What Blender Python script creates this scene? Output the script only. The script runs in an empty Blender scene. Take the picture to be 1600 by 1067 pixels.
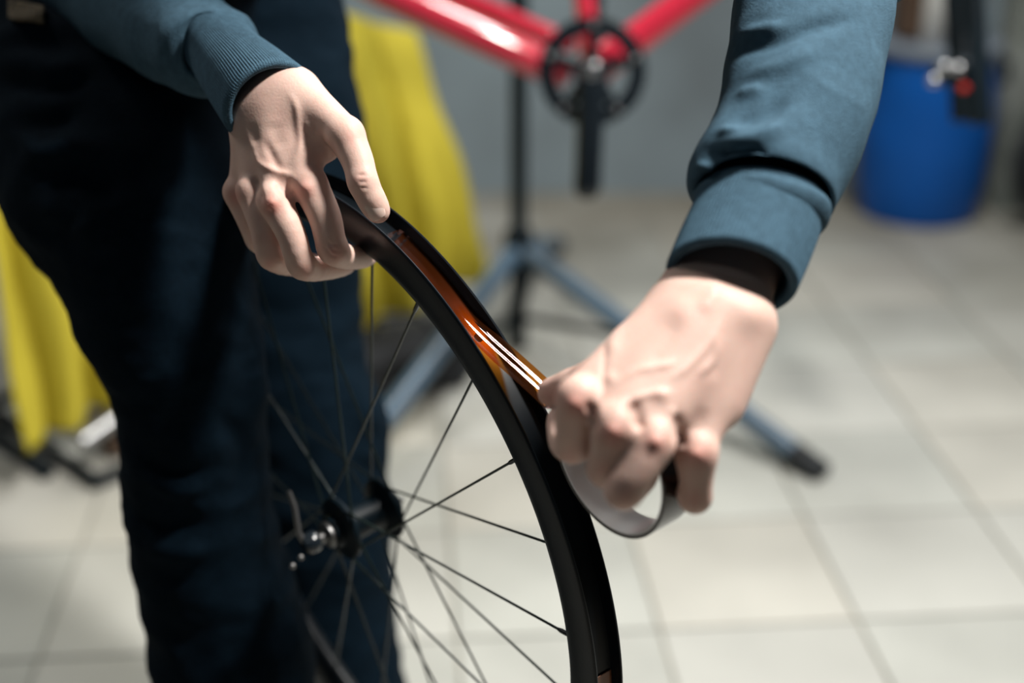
import bpy, math, random
import numpy as np
from mathutils import Vector, Matrix, noise

random.seed(4)
rng = np.random.default_rng(4)
scene = bpy.context.scene
COL = scene.collection
PI = math.pi

# ------------------------------------------------------------------ camera
FOC = 2222.0                      # focal length in pixels of the 1600x1067 frame
PIT = math.radians(23.9)          # downward pitch
CAM = Vector((0.0, 0.0, 1.25))
FWD = Vector((0, math.cos(PIT), -math.sin(PIT)))
UPV = Vector((0, math.sin(PIT), math.cos(PIT)))
cd = bpy.data.cameras.new('camera')
cd.lens = 50.0
cd.sensor_width = 36.0
cd.clip_start = 0.02
cd.dof.use_dof = True
cd.dof.focus_distance = 1.045
cd.dof.aperture_fstop = 2.0
cam = bpy.data.objects.new('camera', cd)
cam.location = CAM
cam.rotation_euler = (PI / 2 - PIT, 0, 0)
COL.objects.link(cam)
scene.camera = cam

# ------------------------------------------------------------------ world, lights, exposure
w = bpy.data.worlds.new('world')
scene.world = w
w.use_nodes = True
w.node_tree.nodes['Background'].inputs[0].default_value = (0.50, 0.68, 0.85, 1)
w.node_tree.nodes['Background'].inputs[1].default_value = 0.03


def area(name, loc, target, size, power, col, sy=None):
    l = bpy.data.lights.new(name, 'AREA')
    l.energy = power
    l.color = col
    l.size = size
    if sy:
        l.shape = 'RECTANGLE'
        l.size_y = sy
    o = bpy.data.objects.new(name, l)
    o.location = loc
    o.rotation_euler = (Vector(target) - Vector(loc)).to_track_quat('-Z', 'Y').to_euler()
    COL.objects.link(o)
    return o


key = area('key_ceiling_lamp', (1.05, 1.08, 2.70), (0.0, 1.05, 0.8), 0.26, 40, (1.0, 0.955, 0.90))
key.data.spread = math.radians(115)
area('rear_ceiling_lamp', (0.9, 2.7, 2.9), (0.7, 2.7, 0), 0.9, 56, (1.0, 0.99, 0.96), 0.5)
area('side_ceiling_lamp', (-1.9, 2.2, 2.9), (-1.4, 2.3, 0), 0.7, 22, (1.0, 0.95, 0.88), 0.5)

area('added_front_light', (-0.75, -0.35, 2.8), (-0.1, 1.1, 0.8), 0.30, 2.0, (0.85, 0.94, 1.0))  # weak unseen light, added to bring a highlight onto the wheel rim's near bead

vs = scene.view_settings
vs.view_transform = 'Standard'
vs.look = 'None'
vs.gamma = 1.0
vs.use_curve_mapping = False
vs.exposure = 0.22


# ------------------------------------------------------------------ helpers
def at(px, py, z):
    """point seen at a pixel, z metres along the optical axis"""
    return CAM + Vector((1, 0, 0)) * ((px - 800) / FOC * z) + FWD * z - UPV * ((py - 533.5) / FOC * z)


def at_height(px, py, hgt):
    d = at(px, py, 1.0) - CAM
    return CAM + d * ((hgt - CAM.z) / d.z)


def to_px(V):
    """N x 3 world -> N x 2 pixels, depth"""
    P = V - np.array(CAM)
    z = P @ np.array(FWD)
    return np.stack([800 + FOC * P[:, 0] / z, 533.5 - FOC * (P @ np.array(UPV)) / z], 1), z


def link(name, me, mat, parent=None, smooth=True):
    o = bpy.data.objects.new(name, me)
    COL.objects.link(o)
    if mat is not None and not me.materials:
        me.materials.append(mat)
    if smooth:
        me.shade_smooth()
    if parent is not None:
        o.parent = parent
    return o


def mesh(name, v, f, mat, parent=None, smooth=True):
    me = bpy.data.meshes.new(name)
    me.from_pydata([tuple(p) for p in v], [], [tuple(int(i) for i in q) for q in f])
    me.update()
    return link(name, me, mat, parent, smooth)


def tag(o, label, cat, group=None):
    o['label'] = label
    o['category'] = cat
    if group:
        o['group'] = group
    return o


def thing(name, label, cat, loc=(0, 0, 0), group=None):
    o = bpy.data.objects.new(name, None)
    COL.objects.link(o)
    o.location = loc
    o.empty_display_size = 0.05
    return tag(o, label, cat, group)


def keep(o, root):
    """parent o to root without moving it (root is an unrotated Empty)"""
    o.parent = root
    o.matrix_parent_inverse = Matrix.Translation(-Vector(root.location))
    return o


class MB:
    """collects simple solids into one mesh"""

    def __init__(s):
        s.v, s.f = [], []

    def add(s, v, f):
        b = len(s.v)
        s.v += [tuple(p) for p in v]
        s.f += [tuple(i + b for i in q) for q in f]
        return s

    def tube(s, pts, r, n=20, caps=True, flat=None):
        """round tube along points; r a number or list; flat=(axis vector, factor) squashes"""
        pts = [Vector(p) for p in pts]
        rs = r if isinstance(r, (list, tuple)) else [r] * len(pts)
        v, f = [], []
        prev = None
        for i, p in enumerate(pts):
            t = (pts[min(i + 1, len(pts) - 1)] - pts[max(i - 1, 0)]).normalized()
            if prev is None:
                a = t.orthogonal().normalized()
            else:
                a = (prev - t * prev.dot(t)).normalized()
            prev = a
            b = t.cross(a)
            for k in range(n):
                q = 2 * PI * k / n
                d = (a * math.cos(q) + b * math.sin(q)) * rs[i]
                if flat:
                    ax = Vector(flat[0]).normalized()
                    d = d + ax * d.dot(ax) * (flat[1] - 1)
                v.append(p + d)
        for i in range(len(pts) - 1):
            for k in range(n):
                f.append((i * n + k, i * n + (k + 1) % n, (i + 1) * n + (k + 1) % n, (i + 1) * n + k))
        if caps:
            f.append(tuple(range(n - 1, -1, -1)))
            f.append(tuple((len(pts) - 1) * n + k for k in range(n)))
        return s.add(v, f)

    def cyl(s, a, b, r, n=24, bev=None):
        """capped cylinder with a small bevel at both ends"""
        a, b = Vector(a), Vector(b)
        L = (b - a).length
        bev = min(r * 0.18, L * 0.2) if bev is None else bev
        d = (b - a) / L
        return s.tube([a, a + d * 1e-5, a + d * bev, b - d * bev, b - d * 1e-5, b], [r - bev, r - bev, r, r, r - bev, r - bev], n)

    def lathe(s, c, ax, prof, n=64, closed=False):
        """prof: (radius, height along axis)"""
        c, ax = Vector(c), Vector(ax).normalized()
        a = ax.orthogonal().normalized()
        b = ax.cross(a)
        m = len(prof)
        v = [c + ax * h + (a * math.cos(2 * PI * k / n) + b * math.sin(2 * PI * k / n)) * r for k in range(n) for r, h in prof]
        f = []
        for k in range(n):
            k2 = (k + 1) % n
            for j in range(m if closed else m - 1):
                j2 = (j + 1) % m
                f.append((k * m + j, k2 * m + j, k2 * m + j2, k * m + j2))
        return s.add(v, f)

    def box(s, c, sx, sy, sz, rz=0.0, bev=0.004):
        """bevelled box by corner cutting"""
        c = Vector(c)
        x, y, z = sx / 2, sy / 2, sz / 2
        e = min(bev, x * .4, y * .4, z * .4)
        R = Matrix.Rotation(rz, 3, 'Z')
        lv = [(z0, e0) for z0, e0 in ((-z, e), (-z + e, 0), (z - e, 0), (z, e))]
        v, f = [], []
        for zz, ee in lv:
            for px, py in ((-x + ee + e, -y + ee), (x - ee - e, -y + ee), (x - ee, -y + ee + e), (x - ee, y - ee - e), (x - ee - e, y - ee), (-x + ee + e, y - ee), (-x + ee, y - ee - e), (-x + ee, -y + ee + e)):
                v.append(c + R @ Vector((px, py, zz)))
        for i in range(3):
            for k in range(8):
                f.append((i * 8 + k, i * 8 + (k + 1) % 8, (i + 1) * 8 + (k + 1) % 8, (i + 1) * 8 + k))
        f.append(tuple(range(7, -1, -1)))
        f.append(tuple(range(24, 32)))
        return s.add(v, f)

    def ball(s, c, r, n=12):
        c = Vector(c)
        prof = [(max(1e-4, r * math.sin(PI * i / n)), -r * math.cos(PI * i / n)) for i in range(n + 1)]
        return s.lathe(c, (0, 0, 1), prof, n * 2)

    def build(s, name, mat, parent=None, smooth=True):
        o = mesh(name, s.v, s.f, mat, parent, smooth)
        if smooth:
            me = o.data
            me.set_sharp_from_angle(angle=math.radians(42)) if hasattr(me, 'set_sharp_from_angle') else None
        return o


# ------------------------------------------------------------------ materials
def mat(name, col, rough=0.6, metal=0.0, spec=0.5, var=0.0, vscale=8.0, bump=0.0, bscale=60.0, col2=None, coat=0.0, detail=4.0, stretch=None, sss=0.0):
    m = bpy.data.materials.new(name)
    m.use_nodes = True
    nt = m.node_tree
    b = nt.nodes['Principled BSDF']
    b.inputs['Base Color'].default_value = (*col, 1)
    b.inputs['Roughness'].default_value = rough
    b.inputs['Metallic'].default_value = metal
    b.inputs['Specular IOR Level'].default_value = spec
    b.inputs['Coat Weight'].default_value = coat
    b.inputs['Coat Roughness'].default_value = 0.08
    if sss:
        b.inputs['Subsurface Weight'].default_value = sss
        b.inputs['Subsurface Radius'].default_value = (1.0, 0.36, 0.2)
        b.inputs['Subsurface Scale'].default_value = 0.006
    tc = nt.nodes.new('ShaderNodeTexCoord')
    mp = nt.nodes.new('ShaderNodeMapping')
    nt.links.new(tc.outputs['Object'], mp.inputs[0])
    if stretch:
        mp.inputs['Scale'].default_value = stretch
    if var or col2:
        n = nt.nodes.new('ShaderNodeTexNoise')
        n.inputs['Scale'].default_value = vscale
        n.inputs['Detail'].default_value = detail
        nt.links.new(mp.outputs[0], n.inputs['Vector'])
        r = nt.nodes.new('ShaderNodeValToRGB')
        c2 = col2 or tuple(c * (1 - var) for c in col)
        c1 = col if col2 else tuple(min(1, c * (1 + var)) for c in col)
        r.color_ramp.elements[0].position = 0.35
        r.color_ramp.elements[1].position = 0.68
        r.color_ramp.elements[0].color = (*c2, 1)
        r.color_ramp.elements[1].color = (*c1, 1)
        nt.links.new(n.outputs['Fac'], r.inputs[0])
        nt.links.new(r.outputs[0], b.inputs['Base Color'])
    if bump:
        n2 = nt.nodes.new('ShaderNodeTexNoise')
        n2.inputs['Scale'].default_value = bscale
        n2.inputs['Detail'].default_value = 3
        nt.links.new(mp.outputs[0], n2.inputs['Vector'])
        bp = nt.nodes.new('ShaderNodeBump')
        bp.inputs['Strength'].default_value = bump
        bp.inputs['Distance'].default_value = 0.002
        nt.links.new(n2.outputs['Fac'], bp.inputs['Height'])
        nt.links.new(bp.outputs[0], b.inputs['Normal'])
    return m


def skin_mat():
    m = mat('skin', (0.60, 0.40, 0.315), rough=0.54, spec=0.32, bump=0.10, bscale=500, sss=0.25)
    nt = m.node_tree
    b = nt.nodes['Principled BSDF']
    at_ = nt.nodes.new('ShaderNodeAttribute')
    at_.attribute_name = 'redness'
    n = nt.nodes.new('ShaderNodeTexNoise')
    n.inputs['Scale'].default_value = 55
    n.inputs['Detail'].default_value = 5
    mx0 = nt.nodes.new('ShaderNodeMix')
    mx0.data_type = 'RGBA'
    mx0.inputs['A'].default_value = (0.65, 0.475, 0.405, 1)
    mx0.inputs['B'].default_value = (0.55, 0.35, 0.295, 1)
    nt.links.new(n.outputs['Fac'], mx0.inputs['Factor'])
    mx = nt.nodes.new('ShaderNodeMix')
    mx.data_type = 'RGBA'
    mx.inputs['B'].default_value = (0.56, 0.20, 0.16, 1)
    nt.links.new(at_.outputs['Fac'], mx.inputs['Factor'])
    nt.links.new(mx0.outputs['Result'], mx.inputs['A'])
    nt.links.new(mx.outputs['Result'], b.inputs['Base Color'])
    return m


def tape_mat():
    m = bpy.data.materials.new('amber_tape')
    m.use_nodes = True
    nt = m.node_tree
    nt.nodes.clear()
    out = nt.nodes.new('ShaderNodeOutputMaterial')
    tr = nt.nodes.new('ShaderNodeBsdfTransparent')
    tr.inputs[0].default_value = (0.78, 0.28, 0.03, 1)
    df = nt.nodes.new('ShaderNodeBsdfTranslucent')
    df.inputs[0].default_value = (0.75, 0.24, 0.02, 1)
    d2 = nt.nodes.new('ShaderNodeBsdfDiffuse')
    d2.inputs[0].default_value = (0.34, 0.085, 0.012, 1)
    gl = nt.nodes.new('ShaderNodeBsdfGlossy')
    gl.inputs['Roughness'].default_value = 0.11
    gl.inputs[0].default_value = (1.0, 0.66, 0.62, 1)
    fr = nt.nodes.new('ShaderNodeFresnel')
    fr.inputs[0].default_value = 1.25
    m1 = nt.nodes.new('ShaderNodeMixShader')
    m1.inputs[0].default_value = 0.06
    m0 = nt.nodes.new('ShaderNodeMixShader')
    m0.inputs[0].default_value = 0.5
    m2 = nt.nodes.new('ShaderNodeMixShader')
    nt.links.new(df.outputs[0], m0.inputs[1])
    nt.links.new(d2.outputs[0], m0.inputs[2])
    nt.links.new(tr.outputs[0], m1.inputs[1])
    nt.links.new(m0.outputs[0], m1.inputs[2])
    nt.links.new(fr.outputs[0], m2.inputs[0])
    nt.links.new(m1.outputs[0], m2.inputs[1])
    nt.links.new(gl.outputs[0], m2.inputs[2])
    nt.links.new(m2.outputs[0], out.inputs[0])
    return m


M = {}
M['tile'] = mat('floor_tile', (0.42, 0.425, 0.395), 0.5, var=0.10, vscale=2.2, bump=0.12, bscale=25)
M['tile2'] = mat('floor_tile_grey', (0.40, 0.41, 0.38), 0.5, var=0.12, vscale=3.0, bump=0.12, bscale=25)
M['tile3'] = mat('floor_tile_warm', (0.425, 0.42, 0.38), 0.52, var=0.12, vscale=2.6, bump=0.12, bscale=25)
M['grout'] = mat('floor_grout', (0.30, 0.29, 0.25), 0.9, var=0.2, vscale=12)
M['wall'] = mat('grey_paint', (0.275, 0.345, 0.385), 0.75, col2=(0.17, 0.205, 0.225), vscale=1.7, bump=0.2, bscale=30)
M['plaster'] = mat('rough_plaster', (0.34, 0.36, 0.33), 0.9, col2=(0.16, 0.18, 0.16), vscale=9, bump=0.7, bscale=18)
M['dark_wall'] = mat('dark_paint', (0.10, 0.12, 0.13), 0.85, var=0.15, vscale=3)
M['ceiling'] = mat('ceiling_paint', (0.10, 0.105, 0.11), 0.9, var=0.05)
M['red'] = mat('red_paint', (0.50, 0.022, 0.048), 0.16, coat=0.8, spec=0.6, var=0.05)
M['black'] = mat('black_metal', (0.003, 0.008, 0.012), 0.45, spec=0.14, var=0.2)
M['black_gloss'] = mat('black_gloss', (0.008, 0.012, 0.016), 0.2, spec=0.5, var=0.2)
M['rubber'] = mat('black_rubber', (0.010, 0.013, 0.016), 0.8, var=0.2)
M['steel'] = mat('steel', (0.42, 0.43, 0.44), 0.38, metal=1.0, var=0.1, vscale=30)
M['dull'] = mat('dull_steel', (0.20, 0.20, 0.20), 0.45, metal=1.0, var=0.1, vscale=30)
M['bluesteel'] = mat('painted_leg', (0.055, 0.10, 0.15), 0.32, spec=0.6, var=0.1)
M['rim'] = mat('rim_carbon', (0.0025, 0.0055, 0.009), 0.36, spec=0.27, var=0.25, vscale=20, bump=0.05, bscale=300)
M['channel'] = mat('rim_channel', (0.004, 0.006, 0.008), 0.30, spec=0.16, var=0.2, vscale=20)
M['spoke'] = mat('spoke_black', (0.010, 0.020, 0.018), 0.3, metal=0.2, var=0.1)
M['sticker'] = mat('brown_sticker', (0.20, 0.075, 0.035), 0.35, var=0.35, vscale=60)
M['white'] = mat('core_white', (0.90, 0.91, 0.93), 0.25, spec=0.7, metal=0.0, var=0.04)
M['roll'] = mat('roll_side', (0.018, 0.010, 0.010), 0.22, spec=0.6, var=0.2)
M['tape'] = tape_mat()
M['skin'] = skin_mat()
M['nail'] = mat('nail', (0.66, 0.46, 0.40), 0.28, spec=0.55, var=0.06, vscale=90, sss=0.25)
M['hair'] = mat('hair', (0.03, 0.018, 0.010), 0.6, var=0.4, vscale=80)
M['sweat'] = mat('navy_fleece', (0.045, 0.092, 0.132), 0.92, spec=0.15, var=0.12, vscale=160, bump=0.5, bscale=900)
M['trouser'] = mat('navy_cotton', (0.0022, 0.0072, 0.0130), 0.9, spec=0.05, var=0.16, vscale=220, bump=0.35, bscale=1400)
M['woven'] = mat('tan_webbing', (0.16, 0.12, 0.06), 0.9, col2=(0.012, 0.012, 0.016), vscale=700, detail=1)
M['yellow'] = mat('yellow_cloth', (0.50, 0.42, 0.04), 0.75, spec=0.2, var=0.08, vscale=5, bump=0.25, bscale=300)
M['blue'] = mat('blue_plastic', (0.002, 0.092, 0.40), 0.42, spec=0.25, var=0.14, vscale=5)
M['bluelid'] = mat('grey_lid', (0.16, 0.19, 0.23), 0.5, var=0.1)
M['cardboard'] = mat('cardboard', (0.11, 0.065, 0.04), 0.9, var=0.25, vscale=14)
M['bottle'] = mat('white_plastic', (0.62, 0.62, 0.60), 0.4, var=0.05)
M['dark_bag'] = mat('dark_canvas', (0.014, 0.016, 0.020), 0.85, var=0.3)
M['brown'] = mat('brown_wood', (0.09, 0.055, 0.035), 0.7, var=0.3, vscale=20)
M['redplastic'] = mat('red_plastic', (0.55, 0.03, 0.02), 0.35, var=0.05)
M['shoe'] = mat('shoe_black', (0.012, 0.013, 0.016), 0.7, var=0.2)


# ------------------------------------------------------------------ room shell
def structure(o):
    o['kind'] = 'structure'
    return o


WALL_Y = 3.86
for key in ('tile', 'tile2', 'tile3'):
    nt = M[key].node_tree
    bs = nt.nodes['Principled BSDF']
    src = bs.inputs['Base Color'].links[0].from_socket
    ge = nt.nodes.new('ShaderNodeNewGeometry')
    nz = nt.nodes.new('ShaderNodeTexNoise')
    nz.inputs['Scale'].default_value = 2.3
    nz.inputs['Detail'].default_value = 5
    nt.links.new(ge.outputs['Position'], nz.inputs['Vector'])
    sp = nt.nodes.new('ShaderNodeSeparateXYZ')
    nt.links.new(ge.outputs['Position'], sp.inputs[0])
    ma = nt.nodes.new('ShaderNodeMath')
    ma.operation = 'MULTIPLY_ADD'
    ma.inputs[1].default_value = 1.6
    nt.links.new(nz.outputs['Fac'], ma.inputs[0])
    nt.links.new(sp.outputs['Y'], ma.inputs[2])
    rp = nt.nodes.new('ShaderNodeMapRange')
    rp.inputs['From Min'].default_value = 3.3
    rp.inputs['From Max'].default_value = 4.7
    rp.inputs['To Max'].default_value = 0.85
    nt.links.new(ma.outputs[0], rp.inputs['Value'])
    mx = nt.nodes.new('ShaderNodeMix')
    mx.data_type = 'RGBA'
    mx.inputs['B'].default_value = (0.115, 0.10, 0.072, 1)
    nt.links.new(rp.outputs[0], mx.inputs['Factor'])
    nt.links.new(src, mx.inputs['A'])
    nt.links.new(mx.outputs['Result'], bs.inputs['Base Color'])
structure(MB().box((0, 1.2, -0.056), 6.4, 7.2, 0.10).build('floor', M['grout'], smooth=False))
floor = bpy.data.objects['floor']
TS, YAW = 0.302, math.radians(4.6)
corner = at_height(1030, 982, 0)
ex, ey = Vector((math.cos(YAW), math.sin(YAW), 0)), Vector((-math.sin(YAW), math.cos(YAW), 0))
tile_me = []
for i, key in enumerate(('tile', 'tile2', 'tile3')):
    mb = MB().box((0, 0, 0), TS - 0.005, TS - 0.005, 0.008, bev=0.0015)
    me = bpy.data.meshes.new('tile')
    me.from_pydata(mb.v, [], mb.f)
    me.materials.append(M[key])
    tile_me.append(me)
rows = [(i, j) for i in range(-10, 10) for j in range(-9, 9)]
cnt = 0
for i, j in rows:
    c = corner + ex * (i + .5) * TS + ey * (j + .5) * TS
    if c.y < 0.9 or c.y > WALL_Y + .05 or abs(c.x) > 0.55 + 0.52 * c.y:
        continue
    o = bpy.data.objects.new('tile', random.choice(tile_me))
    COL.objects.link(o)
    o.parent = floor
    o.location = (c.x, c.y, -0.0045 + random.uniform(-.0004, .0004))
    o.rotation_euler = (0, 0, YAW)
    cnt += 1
# the floor mesh lies just under the tile faces; tile centres sit at floor level
structure(MB().box((0, WALL_Y + .06, 1.45), 6.4, 0.12, 3.1).build('wall_back', M['wall'], smooth=False))
structure(MB().box((-3.15, 1.2, 1.45), 0.12, 7.2, 3.1).build('wall_left', M['dark_wall'], smooth=False))
structure(MB().box((3.15, 1.2, 1.45), 0.12, 7.2, 3.1).build('wall_right', M['dark_wall'], smooth=False))
structure(MB().box((0, 1.2, 3.06), 6.4, 7.2, 0.10).build('ceiling', M['ceiling'], smooth=False))

# rough plastered pillar at the right end of the wall
pl = at_height(1546, 330, 0.0)
v, f = [], []
NX, NZ = 26, 90
px0, py0 = pl.x + .01, WALL_Y - 0.16
for j in range(NZ + 1):
    for i in range(NX + 1):
        x = px0 + i * 0.03
        z = 3.0 * j / NZ
        d = 0.010 * noise.noise((x * 9, z * 9, 0)) + 0.006 * noise.noise((x * 30, z * 30, 3))
        v.append((x, py0 - d if i else py0 + .0, z))
for j in range(NZ):
    for i in range(NX):
        a = j * (NX + 1) + i
        f.append((a, a + 1, a + NX + 2, a + NX + 1))
b = len(v)
for j in range(NZ + 1):
    v.append((px0, WALL_Y + .02, 3.0 * j / NZ))
for j in range(NZ):
    f.append((b + j, j * (NX + 1), (j + 1) * (NX + 1), b + j + 1))
structure(mesh('wall_pillar', v, f, M['plaster']))

# ------------------------------------------------------------------ bicycle repair stand
base = at_height(810, 545, 0)
st = thing('repair_stand', 'black bicycle repair stand with splayed blue-grey tripod legs and upright post', 'repair stand', base)
hub_h = 0.225
m_ = MB()
m_.cyl(base + Vector((0, 0, .004)), base + Vector((0, 0, 1.62)), 0.0175)
keep(m_.build('post', M['black']), st)
m_ = MB()
m_.cyl(base + Vector((0, 0, hub_h - .05)), base + Vector((0, 0, hub_h + .045)), 0.031, bev=.006)
keep(m_.build('collar', M['black']), st)
feet = [at_height(1276, 735, 0.012), at_height(500, 790, 0.012), base + Vector((0.10, 0.62, .012))]
for ft in feet:
    d = (ft - base)
    d.z = 0
    d.normalize()
    top = base + Vector((0, 0, hub_h)) + d * .03
    lg = MB().tube([top, ft + d * -.04 + Vector((0, 0, .014)), ft], [.0215, .0215, .0205], 20)
    lo = keep(lg.build('leg', M['bluesteel']), st)
    dd = (ft - top).normalized()
    fo = MB().tube([ft - dd * .055, ft - dd * .054, ft + dd * .012, ft + dd * .015], [.021, .0245, .0245, .017], 20).build('rubber_foot', M['rubber'])
    fo.parent = lo
    st_ = MB().tube([base + Vector((0, 0, .075)) + d * .012, top + (ft - top) * .42], [.008, .008], 10)
    keep(st_.build('brace', M['black']), st)

# ------------------------------------------------------------------ red bicycle in the stand
ZB = 2.25
bb = at(925, 112, ZB)
bike = thing('bicycle', 'red bicycle frame with black crankset and fork, no wheels, hung in repair stand', 'bicycle', bb)
VN = (at(925, 112, 1.0) - CAM).normalized()          # along the bottom bracket axle, away from camera


def off(p, d):
    return Vector(p) + VN * d


fr = MB()
fr.tube([off(bb, -.036), off(bb, .036)], .0285, 32)
DT = at(1415, -255, ZB)
fr.tube([off(bb, 0), bb.lerp(DT, .12), DT], [.030, .0265, .0265], 28)
STp = at(868, -420, ZB)
fr.tube([bb, STp], .0165, 24)
HT0, HT1 = at(1446, -215, ZB), at(1395, -360, ZB)
fr.tube([HT0, HT1], .023, 24)
fr.tube([STp.lerp(bb, .06), HT1.lerp(HT0, .2)], .0175, 24)
RD = at(520, -42, ZB)
fr_o = keep(fr.build('frame', M['red']), bike)
for sgn, thick, lift in ((-1, .0265, 0), (1, .0165, 0)):
    e = off(RD, sgn * .062)
    c = MB()
    if sgn < 0:
        p0, p1 = at(858, 106, ZB - .02), at(600, -12, ZB - .055)
    else:
        p0, p1 = at(872, 62, ZB + .02), at(676, -22, ZB + .06)
    c.tube([p0 + (p0 - p1) * .12, p0, p0.lerp(p1, .5), p1, p1 + (p1 - p0) * .22], [thick * .7, thick, thick, thick * .92, thick * .7], 24)
    keep(c.build('chainstay', M['red']), bike)
    e2 = p1 + (p1 - p0) * .22
    s = MB().tube([e2, off(STp, sgn * .012).lerp(bb, .08)], [.008, .008], 14)
    keep(s.build('seatstay', M['red']), bike)
# fork, black, hanging a little lower than the bottom bracket
fk = MB()
crown = at(1462, -185, ZB)
fk.tube([at(1395, -375, ZB), crown], .016, 20)
keep(fk.build('fork_crown', M['black']), bike)
for sgn in (-1, 1):
    e = off(at(1516, 190, ZB), sgn * .055)
    l = MB().tube([off(crown, sgn * .01), off(at(1480, -140, ZB), sgn * .045), off(at(1505, -30, ZB), sgn * .055), e], [.020, .019, .0180, .0165], 22)
    lo = keep(l.build('fork_leg', M['black']), bike)
    dr = MB().cyl(off(e, -.008) + Vector((0, 0, .012)), off(e, .008) + Vector((0, 0, .012)), .0150)
    dr.build('dropout', M['black']).parent = lo
cal = MB()
cc = off(at(1475, 118, ZB), -.045)
up_ = UPV
cal.box(cc, .055, .03, .026, bev=.006)
cal.box(cc + Vector((.02, 0, .014)), .03, .028, .03, bev=.006)
co = keep(cal.build('brake_caliper', M['black']), bike)
for px, py in ((1445, 126), (1461, 106), (1482, 108)):
    q = off(at(px, py, ZB), -.068)
    b_ = MB().tube([off(q, .02), off(q, .001), q, off(q, -.003)], [.0085, .0085, .0075, .004], 14).build('bolt', M['steel'])
    b_.parent = co
q = off(at(1490, 136, ZB), -.07)
MB().tube([off(q, .02), off(q, .001), q], [.006, .006, .003], 14).build('banjo_cap', M['redplastic']).parent = co
hs = MB().tube([off(at(1490, 110, ZB), -.06), off(at(1495, 60, ZB), -.06), off(at(1500, -20, ZB), -.055), off(at(1480, -160, ZB), -.04)], .003, 8)
hs.build('brake_hose', M['rubber']).parent = co

# crankset: chainring with teeth and five spider windows
RAD = .0835
ea, eb = VN.cross(Vector((1, 0, 0))).normalized(), Vector((1, 0, 0))
eb = ea.cross(VN).normalized()
cr = MB()
NT = 44
N = NT * 6
z0 = -.052
v, f = [], []
for k in range(N):
    q = 2 * PI * k / N
    tooth = .0035 * (0.5 + 0.5 * math.cos(q * NT))
    for r, hz in ((RAD - .026, -.0022), (RAD - .004, -.0022), (RAD + tooth - .002, -.001), (RAD + tooth - .002, .001), (RAD - .004, .0022), (RAD - .026, .0022)):
        v.append(bb + VN * (z0 + hz) + (ea * math.cos(q) + eb * math.sin(q)) * r)
for k in range(N):
    for j in range(6):
        a, b = k * 6 + j, k * 6 + (j + 1) % 6
        c, d = ((k + 1) % N) * 6 + (j + 1) % 6, ((k + 1) % N) * 6 + j
        f.append((a, b, c, d))
cr.add(v, f)
ro = keep(cr.build('chainring', M['black_gloss']), bike)
CDN = (at(919, 262, ZB) - bb)
CDN = (CDN - VN * CDN.dot(VN)).normalized()
CSD = VN.cross(CDN).normalized()
for k in range(5):
    q = 2 * PI * k / 5 + PI
    dr = CDN * math.cos(q) + CSD * math.sin(q)
    sp = MB().tube([bb + VN * z0 + dr * .012, bb + VN * z0 + dr * .04, bb + VN * z0 + dr * (RAD - .012)], [.013, .009, .0085], 14, flat=(VN, .45))
    sp.build('spider_arm', M['black_gloss']).parent = ro
    bc = bb + VN * (z0 - .004) + dr * (RAD - .014)
    MB().cyl(bc, bc - VN * .004, .005, 12).build('chainring_bolt', M['steel']).parent = ro
ck = MB()
c0 = bb + VN * (z0 - .014)
ck.tube([c0 - CDN * .020, c0 - CDN * .008, c0 + CDN * .05, c0 + CDN * .15, c0 + CDN * .176, c0 + CDN * .190, c0 + CDN * .196], [.012, .0235, .0215, .0205, .0215, .017, .008], 22, flat=(VN, .62))
cko = keep(ck.build('crank_arm', M['black_gloss']), bike)
MB().cyl(c0 + VN * -.010, c0 + VN * -.015, .0115).build('crank_bolt', M['steel']).parent = cko
ck2 = MB()
c1 = bb + VN * .07
ck2.tube([c1 + CDN * .018, c1 + CDN * .008, c1 - CDN * .05, c1 - CDN * .15, c1 - CDN * .18], [.010, .0165, .0145, .0130, .008], 18, flat=(VN, .62))
keep(ck2.build('crank_arm', M['black_gloss']), bike)
MB().cyl(bb + VN * -.060, bb + VN * .075, .012).build('bottom_bracket_axle', M['steel'])
keep(bpy.data.objects['bottom_bracket_axle'], bike)
# stand clamp holding the seatpost
sp_top = STp + (STp - bb).normalized() * .12
keep(MB().tube([STp, sp_top], .0136, 20).build('seatpost', M['black']), bike)
ph = base + Vector((0, 0, 1.58))
tgt = STp + (STp - bb).normalized() * .06
cl = MB().tube([ph, ph + Vector((0, 0, .02)), tgt], .016, 18)
cl.box(tgt, .07, .09, .07, bev=.012)
keep(cl.build('clamp_arm', M['black']), st)

# ------------------------------------------------------------------ blue barrel and the things on and around it
bc = at_height(1455, 360, 0.0) + Vector((0, .155, 0))
H_B = .472
br = thing('barrel', 'blue plastic barrel with grey lid standing on tiled floor before grey wall', 'barrel', bc)
prof = [(.001, .004), (.135, .004), (.140, 0), (.150, .006), (.158, .05), (.168, .12), (.172, .20), (.171, .27), (.166, .34), (.160, .40), (.157, .432), (.150, .442), (.150, .452), (.001, .452)]
keep(MB().lathe(bc, (0, 0, 1), prof, 72).build('body', M['blue']), br)
prof = [(.001, .450), (.152, .450), (.163, .444), (.167, .448), (.168, .462), (.163, .470), (.150, .470), (.146, .462), (.001, .462)]
keep(MB().lathe(bc, (0, 0, 1), prof, 72).build('lid', M['bluelid']), br)
for s in (-1, 1):
    hb = bc + Vector((s * .158, -.055, .40))
    h = MB().tube([hb + Vector((0, .01, .03)), hb + Vector((s * .014, -.004, .024)), hb + Vector((s * .016, -.006, -.024)), hb + Vector((0, .01, -.03))], .009, 14)
    keep(h.build('handle', M['black']), br)
tb = bc + Vector((-.022, -.03, .462))
bt = thing('bottle', 'white plastic bottle standing on the blue barrel lid', 'bottle', tb)
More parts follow.
